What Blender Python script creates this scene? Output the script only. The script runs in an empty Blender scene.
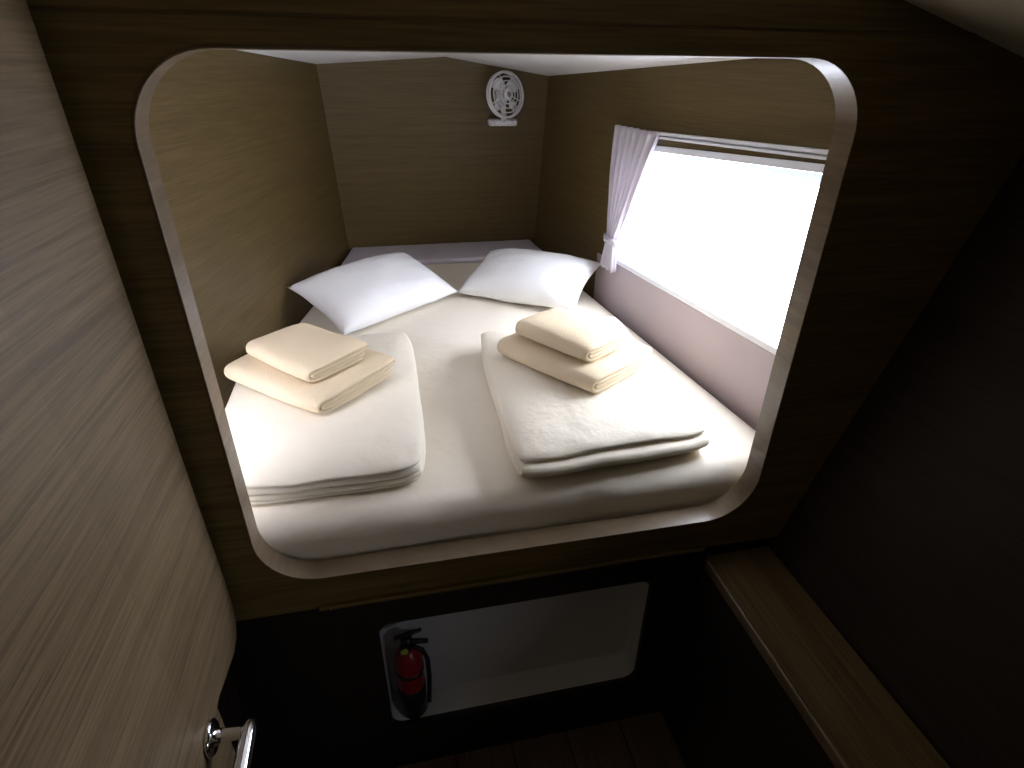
import bpy, math, random
from mathutils import Vector, Matrix, noise, geometry
random.seed(4)
S = bpy.context.scene
C = S.collection

# ------------------------------------------------------------------ camera
cam = bpy.data.cameras.new('camera')
cam.sensor_width = 36.0
cam.lens = 570.65 / 1024 * 36
cam.clip_start = 0.01
co = bpy.data.objects.new('camera', cam); C.objects.link(co)
M3 = Matrix(((0.9785, 0.0911, -0.185), (-0.206, 0.4761, -0.8549), (0.0102, 0.8747, 0.4846)))
co.matrix_world = Matrix.Translation((0, 0, 1.55)) @ M3.to_4x4()
S.camera = co

# ------------------------------------------------------------------ sky, light, exposure
w = bpy.data.worlds.new('world'); S.world = w; w.use_nodes = True
bg = w.node_tree.nodes['Background']
bg.inputs[0].default_value = (0.85, 0.865, 1.0, 1)
# overcast sky: brightness rises from the horizon to the zenith (1 + 2 sin h), bright water and quay below
_n = w.node_tree.nodes; _l = w.node_tree.links
_tc = _n.new('ShaderNodeTexCoord'); _sp = _n.new('ShaderNodeSeparateXYZ'); _l.new(_tc.outputs['Generated'], _sp.inputs[0])
_mx = _n.new('ShaderNodeMath'); _mx.operation = 'MAXIMUM'; _mx.inputs[1].default_value = 0; _l.new(_sp.outputs['Z'], _mx.inputs[0])
_ma = _n.new('ShaderNodeMath'); _ma.operation = 'MULTIPLY_ADD'; _ma.inputs[1].default_value = 2 * 10.0; _ma.inputs[2].default_value = 10.0
_l.new(_mx.outputs[0], _ma.inputs[0]); _l.new(_ma.outputs[0], bg.inputs[1])
S.view_settings.view_transform = 'Standard'
S.view_settings.look = 'None'
S.view_settings.gamma = 1.0
S.view_settings.use_curve_mapping = False
S.view_settings.exposure = 0.0

def portal(name, loc, target, sx, sy):
    l = bpy.data.lights.new(name, 'AREA'); l.shape = 'RECTANGLE'; l.size = sx; l.size_y = sy
    l.cycles.is_portal = True
    o = bpy.data.objects.new(name, l); C.objects.link(o)
    o.location = loc
    d = Vector(target) - Vector(loc)
    o.rotation_euler = d.to_track_quat('-Z', 'Y').to_euler()
portal('window_portal', (0.96 - .096 * 1.4 + .045, 1.4, 1.16), (0, 1.31, 1.16), 1.0, 0.5)

# ------------------------------------------------------------------ helpers
def link(name, me, mat=None, parent=None):
    o = bpy.data.objects.new(name, me); C.objects.link(o)
    if mat: me.materials.append(mat)
    if parent: o.parent = parent
    return o
def mesh(name, v, f, mat, parent=None, smooth=False):
    me = bpy.data.meshes.new(name)
    me.from_pydata([tuple(p) for p in v], [], f); me.validate(); me.update()
    import bmesh
    bm = bmesh.new(); bm.from_mesh(me)
    bmesh.ops.remove_doubles(bm, verts=bm.verts, dist=1e-6)
    bmesh.ops.recalc_face_normals(bm, faces=bm.faces); bm.to_mesh(me); bm.free()
    if smooth:
        for p in me.polygons: p.use_smooth = True
    return link(name, me, mat, parent)
def join(*parts):
    V, F = [], []
    for v, f in parts:
        n = len(V); V += list(v); F += [[i + n for i in q] for q in f]
    return V, F
def box(x0, x1, y0, y1, z0, z1):
    v = [(x, y, z) for x in (x0, x1) for y in (y0, y1) for z in (z0, z1)]
    return v, [[0, 1, 3, 2], [4, 6, 7, 5], [0, 4, 5, 1], [2, 3, 7, 6], [0, 2, 6, 4], [1, 5, 7, 3]]
def prism(pts, vec):
    vec = Vector(vec); n = len(pts)
    v = [Vector(p) for p in pts] + [Vector(p) + vec for p in pts]
    f = [list(range(n))[::-1], list(range(n, 2 * n))] + [[i, (i + 1) % n, n + (i + 1) % n, n + i] for i in range(n)]
    return v, f
def holed(outer, inner, fn, t):
    """plate with one hole; outer, inner lists of (u,v); fn(u,v,w) -> xyz"""
    tri = geometry.tessellate_polygon([[Vector((a, b, 0)) for a, b in outer], [Vector((a, b, 0)) for a, b in inner]])
    allp = list(outer) + list(inner); n = len(allp); no = len(outer); ni = len(inner)
    v = [fn(a, b, 0) for a, b in allp] + [fn(a, b, t) for a, b in allp]
    f = [list(q) for q in tri] + [[i + n for i in q][::-1] for q in tri]
    f += [[i, (i + 1) % no, n + (i + 1) % no, n + i] for i in range(no)]
    f += [[no + i, no + (i + 1) % ni, n + no + (i + 1) % ni, n + no + i] for i in range(ni)]
    return v, f
def rr(u0, u1, v0, v1, r, n=10):
    p = []
    for cx, cy, a0 in ((u1 - r, v1 - r, 0), (u0 + r, v1 - r, 90), (u0 + r, v0 + r, 180), (u1 - r, v0 + r, 270)):
        for k in range(n + 1):
            a = math.radians(a0 + 90 * k / n); p.append((cx + r * math.cos(a), cy + r * math.sin(a)))
    return p
def tube(path, r, n=10, closed=False):
    P = [Vector(p) for p in path]; V, F = [], []
    m = len(P); up = None
    for i in range(m):
        if closed: t = (P[(i + 1) % m] - P[i - 1]).normalized()
        else: t = (P[min(i + 1, m - 1)] - P[max(i - 1, 0)]).normalized()
        if up is None: up = t.orthogonal().normalized()
        up = (up - t * up.dot(t)).normalized(); s = t.cross(up)
        ri = r[i] if isinstance(r, (list, tuple)) else r
        for k in range(n):
            a = 2 * math.pi * k / n; V.append(P[i] + up * (ri * math.cos(a)) + s * (ri * math.sin(a)))
    for i in range(m if closed else m - 1):
        j = (i + 1) % m
        for k in range(n): F.append([i * n + k, i * n + (k + 1) % n, j * n + (k + 1) % n, j * n + k])
    if not closed: F += [list(range(n))[::-1], list(range((m - 1) * n, m * n))]
    return V, F
def lathe(prof, origin, ax, n=24):
    """prof list of (r, h) along axis ax from origin"""
    ax = Vector(ax).normalized(); e1 = ax.orthogonal().normalized(); e2 = ax.cross(e1); o = Vector(origin)
    V, F = [], []
    for r, h in prof:
        for k in range(n):
            a = 2 * math.pi * k / n; V.append(o + ax * h + e1 * (max(r, 1e-4) * math.cos(a)) + e2 * (max(r, 1e-4) * math.sin(a)))
    for i in range(len(prof) - 1):
        for k in range(n): F.append([i * n + k, i * n + (k + 1) % n, (i + 1) * n + (k + 1) % n, (i + 1) * n + k])
    F += [list(range(n))[::-1], list(range((len(prof) - 1) * n, len(prof) * n))]
    return V, F
def bevel(o, wd, seg=3, ang=40):
    m = o.modifiers.new('bevel', 'BEVEL'); m.width = wd; m.segments = seg; m.limit_method = 'ANGLE'; m.angle_limit = math.radians(ang)
    for p in o.data.polygons: p.use_smooth = True
    m2 = o.modifiers.new('wn', 'WEIGHTED_NORMAL'); m2.keep_sharp = True
def empty(name, loc=(0, 0, 0)):
    o = bpy.data.objects.new(name, None); C.objects.link(o); o.location = loc; o.empty_display_size = .05
    return o
def tag(o, label, cat, group=None):
    o['label'] = label; o['category'] = cat
    if group: o['group'] = group
    return o
def struct(o, label=None, cat=None):
    o['kind'] = 'structure'
    if label: o['label'] = label
    if cat: o['category'] = cat
    return o

# ------------------------------------------------------------------ materials
def mat_new(name):
    m = bpy.data.materials.new(name); m.use_nodes = True
    nt = m.node_tree; return m, nt, nt.nodes['Principled BSDF']
def plain(name, col, rough=.5, metal=0, bump=0, bscale=200, coat=0, spec=.5, bd=.004):
    m, nt, b = mat_new(name)
    b.inputs['Base Color'].default_value = (*col, 1); b.inputs['Roughness'].default_value = rough
    b.inputs['Metallic'].default_value = metal; b.inputs['Coat Weight'].default_value = coat
    b.inputs['Specular IOR Level'].default_value = spec
    tc = nt.nodes.new('ShaderNodeTexCoord'); nz = nt.nodes.new('ShaderNodeTexNoise')
    nz.inputs['Scale'].default_value = bscale; nz.inputs['Detail'].default_value = 4
    nt.links.new(tc.outputs['Object'], nz.inputs['Vector'])
    if bump:
        bp = nt.nodes.new('ShaderNodeBump'); bp.inputs['Strength'].default_value = bump; bp.inputs['Distance'].default_value = bd
        nt.links.new(nz.outputs['Fac'], bp.inputs['Height']); nt.links.new(bp.outputs['Normal'], b.inputs['Normal'])
    else:
        mr = nt.nodes.new('ShaderNodeMapRange'); mr.inputs[3].default_value = max(rough - .05, .02); mr.inputs[4].default_value = rough + .05
        nt.links.new(nz.outputs['Fac'], mr.inputs[0]); nt.links.new(mr.outputs[0], b.inputs['Roughness'])
    return m
def wood(name, dark, light, scale, rough=.45, coat=0.0, leaf=None):
    m, nt, b = mat_new(name); L = nt.links; N = nt.nodes
    tc = N.new('ShaderNodeTexCoord'); mp = N.new('ShaderNodeMapping'); mp.inputs['Scale'].default_value = scale
    L.new(tc.outputs['Object'], mp.inputs['Vector'])
    n1 = N.new('ShaderNodeTexNoise'); n1.inputs['Scale'].default_value = 1; n1.inputs['Detail'].default_value = 5; n1.inputs['Roughness'].default_value = .6
    L.new(mp.outputs[0], n1.inputs['Vector'])
    mp2 = N.new('ShaderNodeMapping'); mp2.inputs['Scale'].default_value = tuple(s * .22 for s in scale)
    L.new(tc.outputs['Object'], mp2.inputs['Vector'])
    n2 = N.new('ShaderNodeTexNoise'); n2.inputs['Scale'].default_value = 1; n2.inputs['Detail'].default_value = 3
    L.new(mp2.outputs[0], n2.inputs['Vector'])
    ad = N.new('ShaderNodeMath'); ad.operation = 'MULTIPLY_ADD'; ad.inputs[1].default_value = .65
    L.new(n1.outputs['Fac'], ad.inputs[0])
    m5 = N.new('ShaderNodeMath'); m5.operation = 'MULTIPLY'; m5.inputs[1].default_value = .35; L.new(n2.outputs['Fac'], m5.inputs[0])
    L.new(m5.outputs[0], ad.inputs[2])
    cr = N.new('ShaderNodeValToRGB'); cr.color_ramp.elements[0].position = .36; cr.color_ramp.elements[1].position = .62
    cr.color_ramp.elements[0].color = (*dark, 1); cr.color_ramp.elements[1].color = (*light, 1)
    L.new(ad.outputs[0], cr.inputs[0]); out = cr.outputs[0]
    if leaf:                                    # book-matched veneer leaves of slightly different tone, side by side
        sp = N.new('ShaderNodeSeparateXYZ'); L.new(tc.outputs['Object'], sp.inputs[0])
        md = N.new('ShaderNodeMath'); md.operation = 'GREATER_THAN'; md.inputs[1].default_value = leaf
        L.new(sp.outputs['Y'], md.inputs[0])
        mx = N.new('ShaderNodeMix'); mx.data_type = 'RGBA'; mx.blend_type = 'MULTIPLY'; mx.inputs[7].default_value = (.93, .92, .91, 1)
        L.new(md.outputs[0], mx.inputs[0]); L.new(out, mx.inputs[6]); out = mx.outputs[2]
    L.new(out, b.inputs['Base Color'])
    b.inputs['Roughness'].default_value = rough; b.inputs['Coat Weight'].default_value = coat; b.inputs['Coat Roughness'].default_value = .25
    b.inputs['Specular IOR Level'].default_value = .35
    bp = N.new('ShaderNodeBump'); bp.inputs['Strength'].default_value = .12; bp.inputs['Distance'].default_value = .002
    L.new(n1.outputs['Fac'], bp.inputs['Height']); L.new(bp.outputs[0], b.inputs['Normal'])
    return m
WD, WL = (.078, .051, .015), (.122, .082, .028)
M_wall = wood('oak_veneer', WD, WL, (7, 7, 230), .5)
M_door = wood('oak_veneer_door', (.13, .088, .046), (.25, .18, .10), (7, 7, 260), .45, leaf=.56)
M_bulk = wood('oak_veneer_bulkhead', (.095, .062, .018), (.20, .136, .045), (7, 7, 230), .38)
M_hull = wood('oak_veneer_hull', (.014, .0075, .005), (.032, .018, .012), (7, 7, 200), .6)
M_bench = wood('oak_bench', (.07, .045, .016), (.16, .11, .045), (200, 5, 200), .4)
M_floor = wood('teak_floor', (.10, .065, .042), (.20, .135, .09), (160, 5, 60), .4)
M_trim = wood('oak_trim', (.13, .088, .048), (.19, .135, .078), (9, 9, 120), .4, .3)
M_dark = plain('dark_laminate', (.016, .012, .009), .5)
M_ceil = plain('white_headliner', (.8, .78, .78), .7, bump=.15, bscale=300)
M_beige = plain('beige_headliner', (.72, .66, .52), .75, bump=.2, bscale=300)
M_vinyl = plain('mauve_vinyl', (.45, .38, .40), .6, bump=.2, bscale=350)
M_sheet = plain('white_sheet', (.87, .80, .67), .9, bump=.5, bscale=6, spec=.2, bd=.02)
M_duvet = plain('white_cotton', (.87, .80, .66), .9, bump=.5, bscale=13, spec=.2, bd=.014)
M_pillow = plain('white_pillowcase', (.88, .87, .86), .9, bump=.5, bscale=10, spec=.2, bd=.016)
M_towel = plain('cream_terry', (.84, .69, .48), .95, bump=.8, bscale=420, spec=.1)
M_head = plain('lavender_fabric', (.55, .49, .52), .9, bump=.2, bscale=300, spec=.2)
M_white = plain('white_plastic', (.8, .78, .80), .35)
M_alu = plain('white_aluminium', (.75, .76, .80), .35)
M_gel = plain('white_gelcoat', (.66, .66, .66), .35)
M_chrome = plain('chrome', (.82, .82, .84), .12, 1)
M_steel = plain('screw_steel', (.7, .7, .68), .25, 1)
M_red = plain('red_enamel', (.30, .012, .018), .35)
M_black = plain('black_plastic', (.012, .012, .013), .4)
M_gauge = plain('gauge_face', (.55, .55, .12), .4)
def cloth(name, col, tr):
    m, nt, b = mat_new(name); L = nt.links
    b.inputs['Base Color'].default_value = (*col, 1); b.inputs['Roughness'].default_value = .9
    t = nt.nodes.new('ShaderNodeBsdfTranslucent'); t.inputs[0].default_value = (*col, 1)
    mx = nt.nodes.new('ShaderNodeMixShader'); mx.inputs[0].default_value = tr
    nz = nt.nodes.new('ShaderNodeTexNoise'); nz.inputs['Scale'].default_value = 500
    bp = nt.nodes.new('ShaderNodeBump'); bp.inputs['Strength'].default_value = .15; L.new(nz.outputs['Fac'], bp.inputs['Height']); L.new(bp.outputs[0], b.inputs['Normal'])
    L.new(b.outputs[0], mx.inputs[1]); L.new(t.outputs[0], mx.inputs[2]); L.new(mx.outputs[0], nt.nodes['Material Output'].inputs[0])
    return m
M_curtain = cloth('curtain_cloth', (.62, .58, .62), .28)
M_shade = cloth('shade_cloth', (.72, .78, .85), .45)
def glass(name):
    m, nt, b = mat_new(name); L = nt.links
    t = nt.nodes.new('ShaderNodeBsdfTransparent'); t.inputs[0].default_value = (.95, .97, .97, 1)
    g = nt.nodes.new('ShaderNodeBsdfGlossy'); g.inputs['Roughness'].default_value = .02
    nt.nodes.remove(b); mx = nt.nodes.new('ShaderNodeMixShader'); mx.inputs[0].default_value = .05
    L.new(t.outputs[0], mx.inputs[1]); L.new(g.outputs[0], mx.inputs[2])
    L.new(mx.outputs[0], nt.nodes['Material Output'].inputs[0])
    return m
M_glass = glass('clear_glass')

# ------------------------------------------------------------------ the setting: companionway in front of the bulkhead
BY0, BY1 = .82, .862                        # bulkhead faces
OX0, OX1, OZ0, OZ1, OR = -.287, .707, .707, 1.566, .105
hullx = lambda z: .79 + .303 * (z - .6)
ceilz = lambda x: 1.81 if x < .1 else 1.81 - .274 * (x - .1)
xe = .79 + .303 * (1.50 - .6)
for _ in range(20): xe = hullx(ceilz(xe))
ze = ceilz(xe)
outer = [(-.40, .625), (hullx(.625), .625), (xe, ze), (.1, 1.81), (-.40, 1.81)]
wb = mesh('wall_bulkhead', *holed(outer, rr(OX0 - .003, OX1 + .003, OZ0 - .003, OZ1 + .003, OR + .003, 12), lambda u, v, t: (u, BY0 + t, v), BY1 - BY0), M_bulk)
struct(wb, 'oak veneered bulkhead with the large rounded berth opening')
# rounded ring lining the opening
ro, ri = rr(OX0 - .003, OX1 + .003, OZ0 - .003, OZ1 + .003, OR + .003, 12), rr(OX0, OX1, OZ0, OZ1, OR, 12)
tr = mesh('trim_1', *holed(ro, ri, lambda u, v, t: (u, BY0 - .003 + t, v), BY1 - BY0 + .006), M_trim)
bevel(tr, .0018, 2); struct(tr, 'pale oak lining ring around the rounded berth opening')
t3 = mesh('trim_3', *box(-.398, .98, BY0 - .0025, BY0 + .002, 1.599, 1.6015), M_wall); struct(t3, 'thin pale joint strip above the berth opening')
# lower bulkhead with the locker recess
LY = .835
NX0, NX1, NZ0, NZ1 = -.10, .515, .165, .53
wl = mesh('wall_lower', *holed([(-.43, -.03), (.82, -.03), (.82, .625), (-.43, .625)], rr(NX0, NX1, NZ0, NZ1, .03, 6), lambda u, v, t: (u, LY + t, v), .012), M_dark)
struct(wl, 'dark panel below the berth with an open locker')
n = rr(NX0, NX1, NZ0, NZ1, .03, 6); k = len(n); d0, d1 = LY + .012, .915
V = [(a, d0, b) for a, b in n] + [(a, d1, b) for a, b in n] + [(a * 1.02 - .003, d1 + .006, b * 1.02 - .005) for a, b in n] + [(a * 1.02 - .003, d0, b * 1.02 - .005) for a, b in n]
F = [[i, (i + 1) % k, k + (i + 1) % k, k + i] for i in range(k)] + [list(range(k, 2 * k))] + [[2 * k + i, 2 * k + (i + 1) % k, 3 * k + (i + 1) % k, 3 * k + i] for i in range(k)] + [list(range(2 * k, 3 * k))]
ll = mesh('locker_liner', V, F, M_gel, wl); ll['label'] = 'white gelcoat locker liner'
# ledge strip under the opening
lt = mesh('trim_2', *box(-.20, .617, BY0 - .010, BY0 - .0005, .6255, .634), M_bulk); bevel(lt, .002, 2)
struct(lt, 'slim oak ledge strip under the berth opening')
for sx in (-.178, .606):
    mesh('screw', *lathe([(.0028, 0), (.0028, .002), (.001, .003)], (sx, BY0 - .010, .6297), (0, -1, 0), 10), M_steel, lt)
mesh('screw', *lathe([(.004, 0), (.004, .002), (.001, .003)], (.2, LY, .146), (0, -1, 0), 10), M_steel, wl)
# left wall, aft wall, hull side, ceiling, floor
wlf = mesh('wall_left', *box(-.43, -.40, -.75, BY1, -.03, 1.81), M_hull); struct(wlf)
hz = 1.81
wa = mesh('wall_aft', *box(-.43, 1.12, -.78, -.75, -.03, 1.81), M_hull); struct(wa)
PY0, PY1, PZ0, PZ1 = -.62, -.16, .68, .89      # portlight added unseen behind the camera to light the locker
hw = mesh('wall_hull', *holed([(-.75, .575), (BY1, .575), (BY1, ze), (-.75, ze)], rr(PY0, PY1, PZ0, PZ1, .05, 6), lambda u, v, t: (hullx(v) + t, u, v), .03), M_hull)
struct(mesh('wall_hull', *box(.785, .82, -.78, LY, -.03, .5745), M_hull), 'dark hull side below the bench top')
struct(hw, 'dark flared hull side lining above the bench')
cf = mesh('ceiling', *box(-.43, .1, -.78, BY1 + .01, 1.81, 1.84), M_beige); struct(cf)
c2 = mesh('ceiling', *prism([(.1, -.78, 1.81), (xe + .03, -.78, ze - .008), (xe + .03, -.78, ze + .03), (.1, -.78, 1.84)], (0, BY1 + .79, 0)), M_beige)
struct(c2, 'beige headliner sloping down to the hull side')
hp = mesh('window_added', *prism([(hullx(b_) + .015, a_, b_) for a_, b_ in rr(PY0 - .004, PY1 + .004, PZ0 - .004, PZ1 + .004, .05, 6)], (.005, 0, 0)), M_glass); struct(hp, 'added unseen hull portlight lighting the locker')
portal('added_window_portal', (hullx(.785) + .035, -.39, .785), (hullx(.785) - 1, -.39, .785 + .303), .46, .22)  # guides sky light in through the added portlight
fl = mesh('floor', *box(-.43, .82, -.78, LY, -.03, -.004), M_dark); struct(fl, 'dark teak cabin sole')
pw = .148; x = -.399
pm = None
while x < .615:
    x1 = min(x + pw, .617)
    p = mesh('plank', *box(x, x1 - .004, -.749, LY - .001, -.004, 0), M_floor, fl); bevel(p, .0015, 1); x += pw

# bench along the hull
be = empty('bench', (.7, .1, 0)); inv = Matrix.Translation((-.7, -.1, 0))
def part(name, vf, m, par, smooth=False):
    o = mesh(name, *vf, m, None, smooth); o.parent = par; o.matrix_parent_inverse = Matrix.Translation(-par.location); return o
bt = part('seat_top', box(.626, .781, -.749, BY0 - .001, .575, .60), M_bench, be)
nz_ = part('nosing', box(.619, .626, -.749, BY0 - .015, .574, .6005), M_trim, be); bevel(nz_, .003, 3)
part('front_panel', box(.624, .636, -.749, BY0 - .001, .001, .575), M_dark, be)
tag(be, 'built-in oak bench with pale rounded nosing along the dark hull side', 'bench')

# ------------------------------------------------------------------ the open door on the left
dout = [(-.2, 1.80), (.735, 1.80), (.742, 1.4), (.747, 1.0), (.753, .80), (.752, .745), (.745, .712), (.728, .690), (.70, .684), (.61, .702), (.597, .70), (.599, .03), (-.2, .03)]
DK = 1.075; DX = -.32 * DK
dout = [(a * DK, max(.02, 1.55 + (b - 1.55) * DK) if b < 1.7 else 1.80) for a, b in dout]
door = empty('door_1', (DX - .015, -.2, .03)); struct(door, 'open oak veneered door with notched lower edge and lever handle')
dp = part('door_panel', prism([(DX, a, b) for a, b in dout], (-.03, 0, 0)), M_door, door); bevel(dp, .003, 2)
hy, hz = .548 * DK, 1.55 - .847 * DK
hd = part('handle', lathe([(.027, 0), (.028, .004), (.024, .008), (.013, .009), (.011, .02), (.009, .045), (.010, .052), (.006, .056)], (DX, hy, hz), (1, 0, 0), 28), M_chrome, door, True)
hd['label'] = 'polished chrome lever handle'
lv = [(DX + .058, hy + .020 - .145 * q / 14, hz + .004 * math.sin(q / 14 * 3.1)) for q in range(15)]
lr = [q * 1.25 for q in (.0045, .008, .0095, .0100, .0102, .0102, .0102, .0102, .0102, .0102, .010, .0095, .009, .0075, .004)]
o = mesh('lever', *tube(lv, lr, 14), M_chrome, None, True); o.parent = hd
for q in (1, -1):
    o = mesh('screw', *lathe([(.003, 0), (.003, .001), (.001, .0015)], (DX + .0065, hy, hz + q * .019), (1, 0, 0), 10), M_steel); o.parent = hd

# ------------------------------------------------------------------ berth cabin behind the bulkhead
LX = lambda y: -.755 + .205 * y
RX = lambda y: .96 - .096 * y
BKY = lambda z: 2.62 + .16 * (1.53 - z)
zb = .45
cw = mesh('wall_cabin_left', *prism([(LX(BY1), BY1, zb), (LX(2.9), 2.9, zb), (LX(2.9), 2.9, 1.72), (LX(BY1), BY1, 1.72)], (-.03, .006, 0)), M_wall); struct(cw, 'plain oak veneered cabin side wall without a window')
cb = mesh('wall_cabin_back', *prism([(-.32, BKY(zb), zb), (.85, BKY(zb), zb), (.85, BKY(1.68), 1.68), (-.32, BKY(1.68), 1.68)], (0, .03, .006)), M_wall); struct(cb, 'oak veneered cabin end wall carrying the fan')
nr = Vector((1, .096, 0)).normalized()
def RW(y, z, t): return (RX(y) + nr.x * t, y + nr.y * t, z)
wt = lambda y: 1.44 - .0555 * y
wbm = lambda y: 1.005 - .0286 * y
def winpoly(ins, r=.03):
    p = rr(.93 + ins, 1.885 - ins, 0, 1, .03, 5); out = []
    y0, y1 = .93 + ins, 1.885 - ins
    for (y, _), (yy, zz) in zip(p, rr(y0, y1, .95 + ins, 1.35 - ins, r, 5)):
        f = (zz - (.95 + ins)) / (.40 - 2 * ins)
        out.append((yy, (wbm(yy) + ins) * (1 - f) + (wt(yy) - ins) * f))
    return out
cr_ = mesh('wall_cabin_right', *holed([(BY1, zb), (2.9, zb), (2.9, 1.72), (BY1, 1.72)], winpoly(0), RW, .04), M_wall); struct(cr_, 'oak veneered cabin wall with the long window')
lp = mesh('lower_panel', *prism([RW(BY1 + .002, zb + .01, 0), RW(2.02, zb + .01, 0), RW(2.02, wbm(2.02) - .008, 0), RW(BY1 + .002, wbm(BY1) - .008, 0)], -nr * .004), M_vinyl, cr_)
lp['label'] = 'mauve vinyl panel below the window'
# window
win = empty('window_1', RW(1.4, .95, 0)); struct(win, 'bright white window in the cabin side above the mattress')
o = part('frame', join(holed(winpoly(-.007), winpoly(.010, .024), lambda u, v, t: RW(u, v, -.005 + t), .005), holed(winpoly(.0005), winpoly(.010, .024), lambda u, v, t: RW(u, v, t), .034)), M_alu, win); bevel(o, .0015, 2)
o = part('pane', prism([RW(a, b, .018) for a, b in winpoly(.010, .022)], nr * .004), M_glass, win)
sh = part('shade_cassette', prism([RW(.944, wt(.944) - .014, .004), RW(1.87, wt(1.87) - .014, .004), RW(1.87, wt(1.87) - .036, .004), RW(.944, wt(.944) - .036, .004)], nr * .011), M_shade, win)
# cabin ceiling (cambered) and berth base
def cz(x, y):
    t = (2.62 - y) * .055
    return (1.555 + (1.585 - 1.555) * (x + .212) / .49 if x < .278 else 1.585 - (x - .278) / .428 * .063) + t
xs = [-.62, -.212, .278, .706, .95]; ys = [BY1, 2.72]
V = [(x, y, cz(x, y)) for y in ys for x in xs] + [(x, y, cz(x, y) + .03) for y in ys for x in xs]
F = [[i, i + 1, i + 6, i + 5] for i in range(4)] + [[i + 10, i + 11, i + 16, i + 15] for i in range(4)] + [[i, i + 1, i + 11, i + 10] for i in range(4)] + [[i + 5, i + 6, i + 16, i + 15] for i in range(4)] + [[0, 5, 15, 10], [4, 9, 19, 14]]
cc = mesh('ceiling', V, F, M_ceil); struct(cc, 'white cambered headliner over the berth')
bb = mesh('trim_4', *prism([(LX(BY1) + .002, BY1 + .002, .56), (RX(BY1) - .006, BY1 + .002, .56), (RX(2.8) - .006, 2.8, .56), (LX(2.8) + .002, 2.8, .56)], (0, 0, .09)), M_bulk); struct(bb, 'berth base under the mattress')

# ------------------------------------------------------------------ bedding
MT = .79
def mattress():
    y0, y1, z0 = BY1 + .012, 2.725, .652
    r = .05; nx, ny = 44, 56
    V, F = [], []
    prof = [(0, z0)] + [(0, z0 + .03)] + [(r * (1 - math.cos(a)), MT - r + r * math.sin(a)) for a in [math.radians(k * 15) for k in range(7)]]
    # plan outline inset d
    def corner(d):
        return [(LX(y0) + .012 + d, y0 + d), (RX(y0) - .014 - d, y0 + d), (RX(y1) - .014 - d, y1 - d), (LX(y1) + .012 + d, y1 - d)]
    per = 48
    for d, z in prof:
        c = corner(d)
        for s in range(4):
            a, b = Vector(c[s]), Vector(c[(s + 1) % 4])
            for k in range(per):
                p = a.lerp(b, k / per)
                n_ = noise.noise(Vector((p.x * 5, p.y * 5, z * 6)))
                bul = .006 * n_ if z < MT - .01 else 0
                q = p
                if s == 0: q = p + Vector((0, bul + .008 * math.exp(-((p.x - .36) / .03) ** 2) * (1 if z < .77 else .3)))
                V.append((q.x, q.y, z))
    m = per * 4
    for i in range(len(prof) - 1):
        for k in range(m): F.append([i * m + k, i * m + (k + 1) % m, (i + 1) * m + (k + 1) % m, (i + 1) * m + k])
    F.append(list(range(m))[::-1])
    # top grid joined to the last loop
    base = (len(prof) - 1) * m; g = {}
    c = corner(prof[-1][0])
    for i in range(per + 1):
        for j in range(per + 1):
            if j == 0: g[i, j] = base + i if i < per else base + per
            elif i == per and j < per: g[i, j] = base + per + j
            elif j == per: g[i, j] = base + 2 * per + (per - i) if i > 0 else base + 3 * per
            elif i == 0: g[i, j] = base + 3 * per + (per - j)
            else:
                u, v = i / per, j / per
                p = (Vector(c[0]).lerp(Vector(c[1]), u)).lerp(Vector(c[3]).lerp(Vector(c[2]), u), v)
                z = MT + .0035 * noise.noise(Vector((p.x * 4, p.y * 3, 2))) * min(1, 6 * min(u, 1 - u, v, 1 - v))
                g[i, j] = len(V); V.append((p.x, p.y, z))
    g[per, per] = base + 2 * per
    for i in range(per):
        for j in range(per): F.append([g[i, j], g[i + 1, j], g[i + 1, j + 1], g[i, j + 1]])
    o = mesh('mattress', V, F, M_sheet, None, True)
    return tag(o, 'wide white sheeted mattress tapering towards the cabin end wall', 'mattress')
mattress()

hb = mesh('headrest_cushion', *prism([(LX(2.52) + .02, 2.46, MT + .002), (RX(2.52) - .03, 2.46, MT + .002), (RX(2.72) - .03, 2.722, MT + .002), (LX(2.72) + .02, 2.722, MT + .002)], (0, 0, .022)), M_head)
bevel(hb, .009, 4); tag(hb, 'thin lavender grey cushion lying behind the two pillows', 'cushion')

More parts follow.
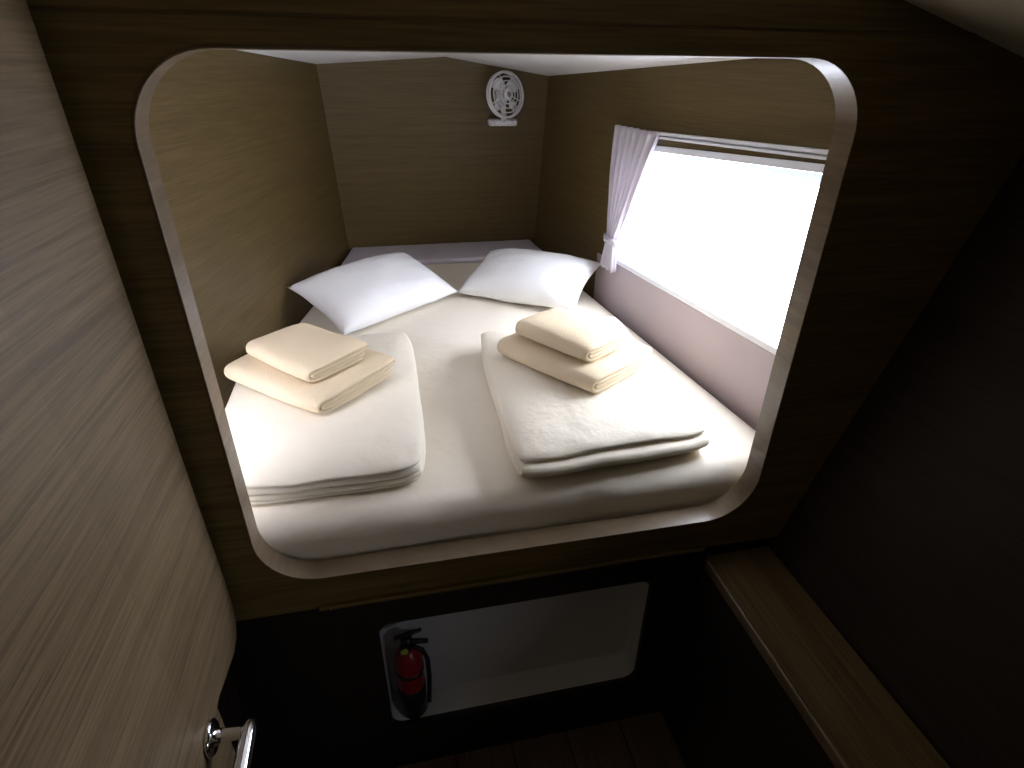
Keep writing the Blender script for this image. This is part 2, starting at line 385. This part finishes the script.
def pillow(loc, wdt, dep, hgt, rz, tilt, roll, label, seed):
    n_ = 30; V, F = [], []
    for sgn in (1, -1):
        for i in range(n_ + 1):
            for j in range(n_ + 1):
                u, v = -1 + 2 * i / n_, -1 + 2 * j / n_
                k = ((1 - abs(u) ** 2.6) * (1 - abs(v) ** 2.6))
                h = hgt * (max(k, 0) ** .55) * (.60 if sgn > 0 else .40)
                pin = 1 - .075 * (1 - abs(u) ** 2) * abs(v) ** 3 * 1.0
                pin2 = 1 - .075 * (1 - abs(v) ** 2) * abs(u) ** 3 * 1.0
                x = u * wdt / 2 * pin2; y = v * dep / 2 * pin
                wr = .006 * noise.noise(Vector((u * 2.2 + seed, v * 2.2, sgn))) + .004 * noise.noise(Vector((u * 6 + seed, v * 3, sgn * 3)))
                V.append((x, y, sgn * h + wr * max(k, 0) ** .3))
    m = (n_ + 1) ** 2
    for s in (0, 1):
        for i in range(n_):
            for j in range(n_):
                a = s * m + i * (n_ + 1) + j; q = [a, a + n_ + 1, a + n_ + 2, a + 1]
                F.append(q if s == 0 else q[::-1])
    o = mesh('pillow', V, F, M_pillow, None, True)
    from mathutils import Euler
    rot = Euler((tilt, roll, rz)).to_matrix()
    pts = [rot @ v.co for v in o.data.vertices]
    # the underside settles on the mattress, the higher corner may lean on the wall
    o.location = (loc[0], loc[1], MT + .003 - min(p.z for p in pts)); o.rotation_euler = (tilt, roll, rz)
    gapl = min(p.x + loc[0] - LX(p.y + loc[1]) for p in pts); gapr = min(RX(p.y + loc[1]) - p.x - loc[0] for p in pts)
    if gapl < .004: o.location.x += .004 - gapl
    if gapr < .008: o.location.x -= .008 - gapr
    return tag(o, label, 'pillow')
pillow((-.10, 1.975, 0), .51, .31, .125, math.radians(38), math.radians(17), math.radians(-1), 'plump white pillow leaning near the windowless cabin wall', 3.1)
pillow((.52, 2.0, 0), .475, .29, .125, math.radians(-38), math.radians(18), math.radians(-2), 'plump white pillow beside the curtain and window', 8.7)

def folded(name, L, W, n_, t, mat, loc, rz, label, cat, seed, amp=.004, taper=0, start=1, puff=0, sk=0, nest=False, rc=.05):
    """a folded cloth: n_ layers in zigzag, or nest=True folded double and then in half with the big fold at -y"""
    path = []; r = t / 2
    run = lambda a, b, z: [(a + (b - a) * q / 14, z) for q in range(15)]
    arc = lambda yc, zc, rad, s, up: [(yc + s * rad * math.sin(a), zc - up * rad * math.cos(a)) for a in [math.radians(g) for g in (22, 45, 68, 90, 112, 135, 158)]]
    if nest:
        ya, yb = -L / 2 + 1.5 * t, L / 2 - r
        path = run(yb - .012, ya, r) + arc(ya, 2 * t, 1.5 * t, -1, 1) + run(ya, yb, 3.5 * t) + arc(yb, 3 * t, r, 1, -1) + run(yb, ya, 2.5 * t) + arc(ya, 2 * t, r, -1, -1) + run(ya, yb - .006, 1.5 * t)
        n_ = 4
    else:
        for i in range(n_):
            ya, yb = -L / 2 + r, L / 2 - r
            ya += .022 * noise.noise(Vector((i * 1.7, seed, 0)))
            seg = run(ya, yb, r + i * t)
            if (i + start) % 2: seg = seg[::-1]
            path += seg
            if i < n_ - 1: path += arc(seg[-1][0], (i + 1) * t, r, 1 if seg[-1][0] > 0 else -1, 1)
    nx = 22; V, F = [], []; top = n_ * t
    for y, z in path:
        f = z / top; v = max(-1, min(1, 2 * y / L))
        for k in range(nx + 1):
            u = -1 + 2 * k / nx
            nn = noise.noise(Vector((u * W * 3 + seed, y * 6, z * 8)))
            n2 = noise.noise(Vector((u * W * 9 - seed, y * 14, z * 5)))
            wx = 1 - rc * abs(v) ** 7 + .015 * noise.noise(Vector((seed, y * 6, z * 45)))
            wy = 1 - rc * .8 * abs(u) ** 7
            edge = (1 - abs(u) ** 5) * (1 - abs(v) ** 5)
            V.append((u * W / 2 * wx + sk * y, y * wy + .4 * amp * nn, z + (amp * nn + .35 * amp * n2) * f + puff * f * (edge - .6) - taper * f * max(0, -v) ** 2))
    for i in range(len(path) - 1):
        for k in range(nx):
            a = i * (nx + 1) + k; F.append([a, a + 1, a + nx + 2, a + nx + 1])
    lo = min(v[2] for v in V)
    V = [(x, y, z - lo + t * .47) for x, y, z in V]
    o = mesh(name, V, F, mat, None, True)
    m = o.modifiers.new('solid', 'SOLIDIFY'); m.thickness = t * (.88 if nest else .78); m.offset = 0; m.use_even_offset = False
    m = o.modifiers.new('sub', 'SUBSURF'); m.levels = 1; m.render_levels = 1
    o.location = loc; o.rotation_euler = (0, 0, rz)
    return tag(o, label, cat)
R = math.radians
zt = MT + .0045
folded('folded_duvet', .66, .445, 6, .0138, M_duvet, (-.187, 1.262, zt), R(0), 'folded white duvet lying along the windowless cabin wall', 'duvet', 2.3, .008, .016, 0, .022, rc=.085)
folded('folded_duvet', .66, .46, 4, .018, M_duvet, (.447, 1.245, zt), R(4), 'folded white duvet lying next to the window side of the mattress', 'duvet', 6.1, .011, .004, 0, .022, sk=.10)
dz = zt + .084
folded('folded_towel', .25, .335, 4, .0115, M_towel, (-.216, 1.292, dz + .012), R(-43), 'large folded cream towel lying directly on the duvet by the windowless wall', 'towel', 1.2, .007, 0, 0, .012, nest=True, rc=.055)
folded('folded_towel', .175, .245, 4, .010, M_towel, (-.218, 1.295, dz + .063), R(-47), 'small folded cream towel topping the larger one by the windowless wall', 'towel', 4.4, .007, 0, 0, .012, nest=True, rc=.055)
folded('folded_towel', .26, .335, 4, .0115, M_towel, (.444, 1.292, dz), R(-56), 'large folded cream towel lying directly on the duvet near the window', 'towel', 7.9, .007, 0, 0, .012, nest=True, rc=.055)
folded('folded_towel', .18, .25, 4, .010, M_towel, (.436, 1.298, dz + .053), R(-56), 'small folded cream towel topping the larger one near the window', 'towel', 9.4, .007, 0, 0, .012, nest=True, rc=.055)

# ------------------------------------------------------------------ curtain and rail
def lerp(a, b, t): return a + (b - a) * t
V, F = [], []
nu, nv = 60, 30
keys = [(1.392, 1.962, 1.690), (1.25, 1.958, 1.755), (1.12, 1.952, 1.835), (1.045, 1.945, 1.882), (1.03, 1.944, 1.886), (1.01, 1.950, 1.882), (.925, 1.978, 1.868)]
keys = [(z, a - .045, b - .045) for z, a, b in keys]      # the cloth hangs a little in front of the wall
for j in range(nv + 1):
    z = lerp(1.392, .925, j / nv)
    for a, b in zip(keys, keys[1:]):
        if b[0] - 1e-6 <= z <= a[0] + 1e-6:
            t = (a[0] - z) / (a[0] - b[0]); ya, yb = lerp(a[1], b[1], t), lerp(a[2], b[2], t); break
    am = .004 + .011 * min(1, abs(ya - yb) / .2)
    for i in range(nu + 1):
        u = i / nu
        V.append(RW(lerp(ya, yb, u), z + .004 * math.sin(u * 20) * (j == nv), -.030 + am * math.sin(u * 2 * math.pi * 6.5 + .6 * math.sin(j * .2))))
for j in range(nv):
    for i in range(nu):
        a = j * (nu + 1) + i; F.append([a, a + 1, a + nu + 2, a + nu + 1])
cu = empty('curtain', RW(1.885, .925, -.03))
o = part('curtain_cloth', (V, F), M_curtain, cu, True); m = o.modifiers.new('s', 'SOLIDIFY'); m.thickness = .0012
tie = [RW(1.870 + .042 * math.cos(a), 1.032 + .004 * math.cos(a), -.030 + .020 * math.sin(a)) for a in [2 * math.pi * q / 24 for q in range(24)]]
V, F = [], []
for p in tie:
    V += [Vector(p) + Vector((0, 0, -.011)), Vector(p) + Vector((0, 0, .011))]
F = [[2 * i, (2 * i + 2) % 48, (2 * i + 3) % 48, 2 * i + 1] for i in range(24)]
o = part('tie_band', (V, F), M_curtain, cu, True); m = o.modifiers.new('s', 'SOLIDIFY'); m.thickness = .003
tag(cu, 'pale curtain gathered with a tie band at the window end', 'curtain')
rz_ = lambda y: 1.447 - .039 * y
ra = empty('curtain_rail', RW(1.3, rz_(1.3), 0))
for nm, h0, h1, t0, t1 in (('track', .003, .010, -.020, -.004), ('lip', -.008, -.002, -.016, -.004), ('backing', -.006, .008, -.004, -.0005)):
    p = [RW(.90, rz_(.90) + h0, t0), RW(1.74, rz_(1.74) + h0, t0), RW(1.74, rz_(1.74) + h1, t0), RW(.90, rz_(.90) + h1, t0)]
    part(nm, prism(p, nr * (t1 - t0)), M_alu, ra)
tag(ra, 'slim white curtain rail fixed above the window', 'curtain rail')

# ------------------------------------------------------------------ fan on the end wall
fc = Vector((.512, BKY(1.445) - .065, 1.452)); fr_ = .093
fan = empty('wall_fan', (.512, BKY(1.345) - .03, 1.345))
yaw = Matrix.Rotation(R(24), 3, 'Z') @ Matrix.Rotation(R(-8), 3, 'X')
def FP(x, y, z): return fc + yaw @ (Vector((x, y, z)) * .9)
def fcirc(r, y, n_=40): return [FP(r * math.cos(2 * math.pi * q / n_), y, r * math.sin(2 * math.pi * q / n_)) for q in range(n_)]
for r, y, th in ((.093, -.012, .0055), (.074, -.019, .0022), (.056, -.023, .0022), (.038, -.025, .0022)):
    part('guard_ring', tube(fcirc(r, y), th, 6, True), M_white, fan, True)
part('guard_ring', tube(fcirc(.093, .006), .004, 6, True), M_white, fan, True)
for q in range(8):
    a = 2 * math.pi * (q + .5) / 8; c, s = math.cos(a), math.sin(a)
    part('guard_spoke', tube([FP(.018 * c, -.026, .018 * s), FP(.056 * c, -.024, .056 * s), FP(.093 * c, -.012, .093 * s), FP(.094 * c, -.003, .094 * s), FP(.093 * c, .006, .093 * s)], .002, 6), M_white, fan, True)
part('hub_cap', lathe([(.022, 0), (.022, .006), (.016, .010), (.002, .011)], FP(0, -.022, 0), yaw @ Vector((0, -1, 0)), 24), M_white, fan, True)
part('hub_badge', lathe([(.011, 0), (.010, .002), (.002, .003)], FP(0, -.033, 0), yaw @ Vector((0, -1, 0)), 16), plain('grey_plastic', (.3, .28, .33), .4), fan, True)
for q in range(4):
    a0 = R(35 + 90 * q); V, F = [], []
    for i in range(7):
        r = .016 + .066 * i / 6; hw_ = R(30 - 6 * abs(i - 3))
        for j in range(5):
            a = a0 + hw_ * (-1 + j / 2) + .15 * i / 6
            V.append(FP(r * math.cos(a), -.004 + .011 * (-1 + j / 2), r * math.sin(a)))
    for i in range(6):
        for j in range(4): F.append([i * 5 + j, i * 5 + j + 1, i * 5 + j + 6, i * 5 + j + 5])
    o = part('blade', (V, F), M_white, fan, True); m = o.modifiers.new('s', 'SOLIDIFY'); m.thickness = .002
part('motor', lathe([(.024, 0), (.026, .006), (.026, .03), (.018, .036)], FP(0, .006, 0), yaw @ Vector((0, 1, 0)), 20), M_white, fan, True)
o = part('arm', tube([FP(0, .02, 0), FP(0, .022, -.05), FP(0, .02, -.094), (.512, BKY(1.35) - .035, 1.352)], [.012, .012, .011, .012], 10), M_white, fan, True)
yb_ = BKY(1.345)
o = part('foot', box(.452, .572, yb_ - .055, yb_ - .001, 1.333, 1.360), M_white, fan); bevel(o, .008, 3)
for q in (-1, 1):
    part('knob', lathe([(.010, 0), (.010, .012), (.006, .016)], (.512 + q * .046, yb_ - .055, 1.347), (0, -1, 0), 14), M_white, fan, True)
tag(fan, 'small white round fan mounted high on the end wall', 'fan')

# ------------------------------------------------------------------ fire extinguisher in the locker
ex, ey, ez = -.048, .877, NZ0
fe = empty('fire_extinguisher', (ex, ey, ez))
part('cylinder', lathe([(.030, .03), (.032, .035), (.032, .185), (.028, .205), (.017, .220), (.012, .226)], (ex, ey, ez), (0, 0, 1), 28), M_red, fe, True)
part('base_cup', lathe([(.031, .001), (.0335, .004), (.0335, .098), (.032, .100)], (ex, ey, ez), (0, 0, 1), 28), M_black, fe, True)
part('valve', lathe([(.012, .222), (.014, .228), (.014, .255), (.008, .262)], (ex, ey, ez), (0, 0, 1), 16), M_black, fe, True)
part('carry_handle', tube([(ex - .012, ey - .004, ez + .248), (ex + .02, ey - .006, ez + .250), (ex + .048, ey - .008, ez + .247)], [.005, .0065, .005], 8), M_black, fe, True)
part('squeeze_lever', tube([(ex - .025, ey - .004, ez + .268), (ex + .0, ey - .006, ez + .276), (ex + .035, ey - .008, ez + .288)], [.005, .006, .004], 8), M_black, fe, True)
part('gauge_body', lathe([(.011, 0), (.011, .010)], (ex - .006, ey - .012, ez + .240), (0, -1, 0), 18), M_black, fe, True)
o = part('gauge_face', lathe([(.009, 0), (.0085, .0012)], (ex - .006, ey - .022, ez + .240), (0, -1, 0), 18), M_gauge, fe)
part('hose', tube([(ex + .012, ey - .008, ez + .238), (ex + .033, ey - .012, ez + .225), (ex + .043, ey - .012, ez + .19), (ex + .044, ey - .014, ez + .13), (ex + .040, ey - .018, ez + .07), (ex + .038, ey - .018, ez + .04)], .0055, 8), M_black, fe, True)
part('bracket_band', lathe([(.0335, .150), (.0335, .160)], (ex, ey, ez), (0, 0, 1), 28), M_black, fe, True)
tag(fe, 'small red fire extinguisher with black head standing in the open locker', 'fire extinguisher')
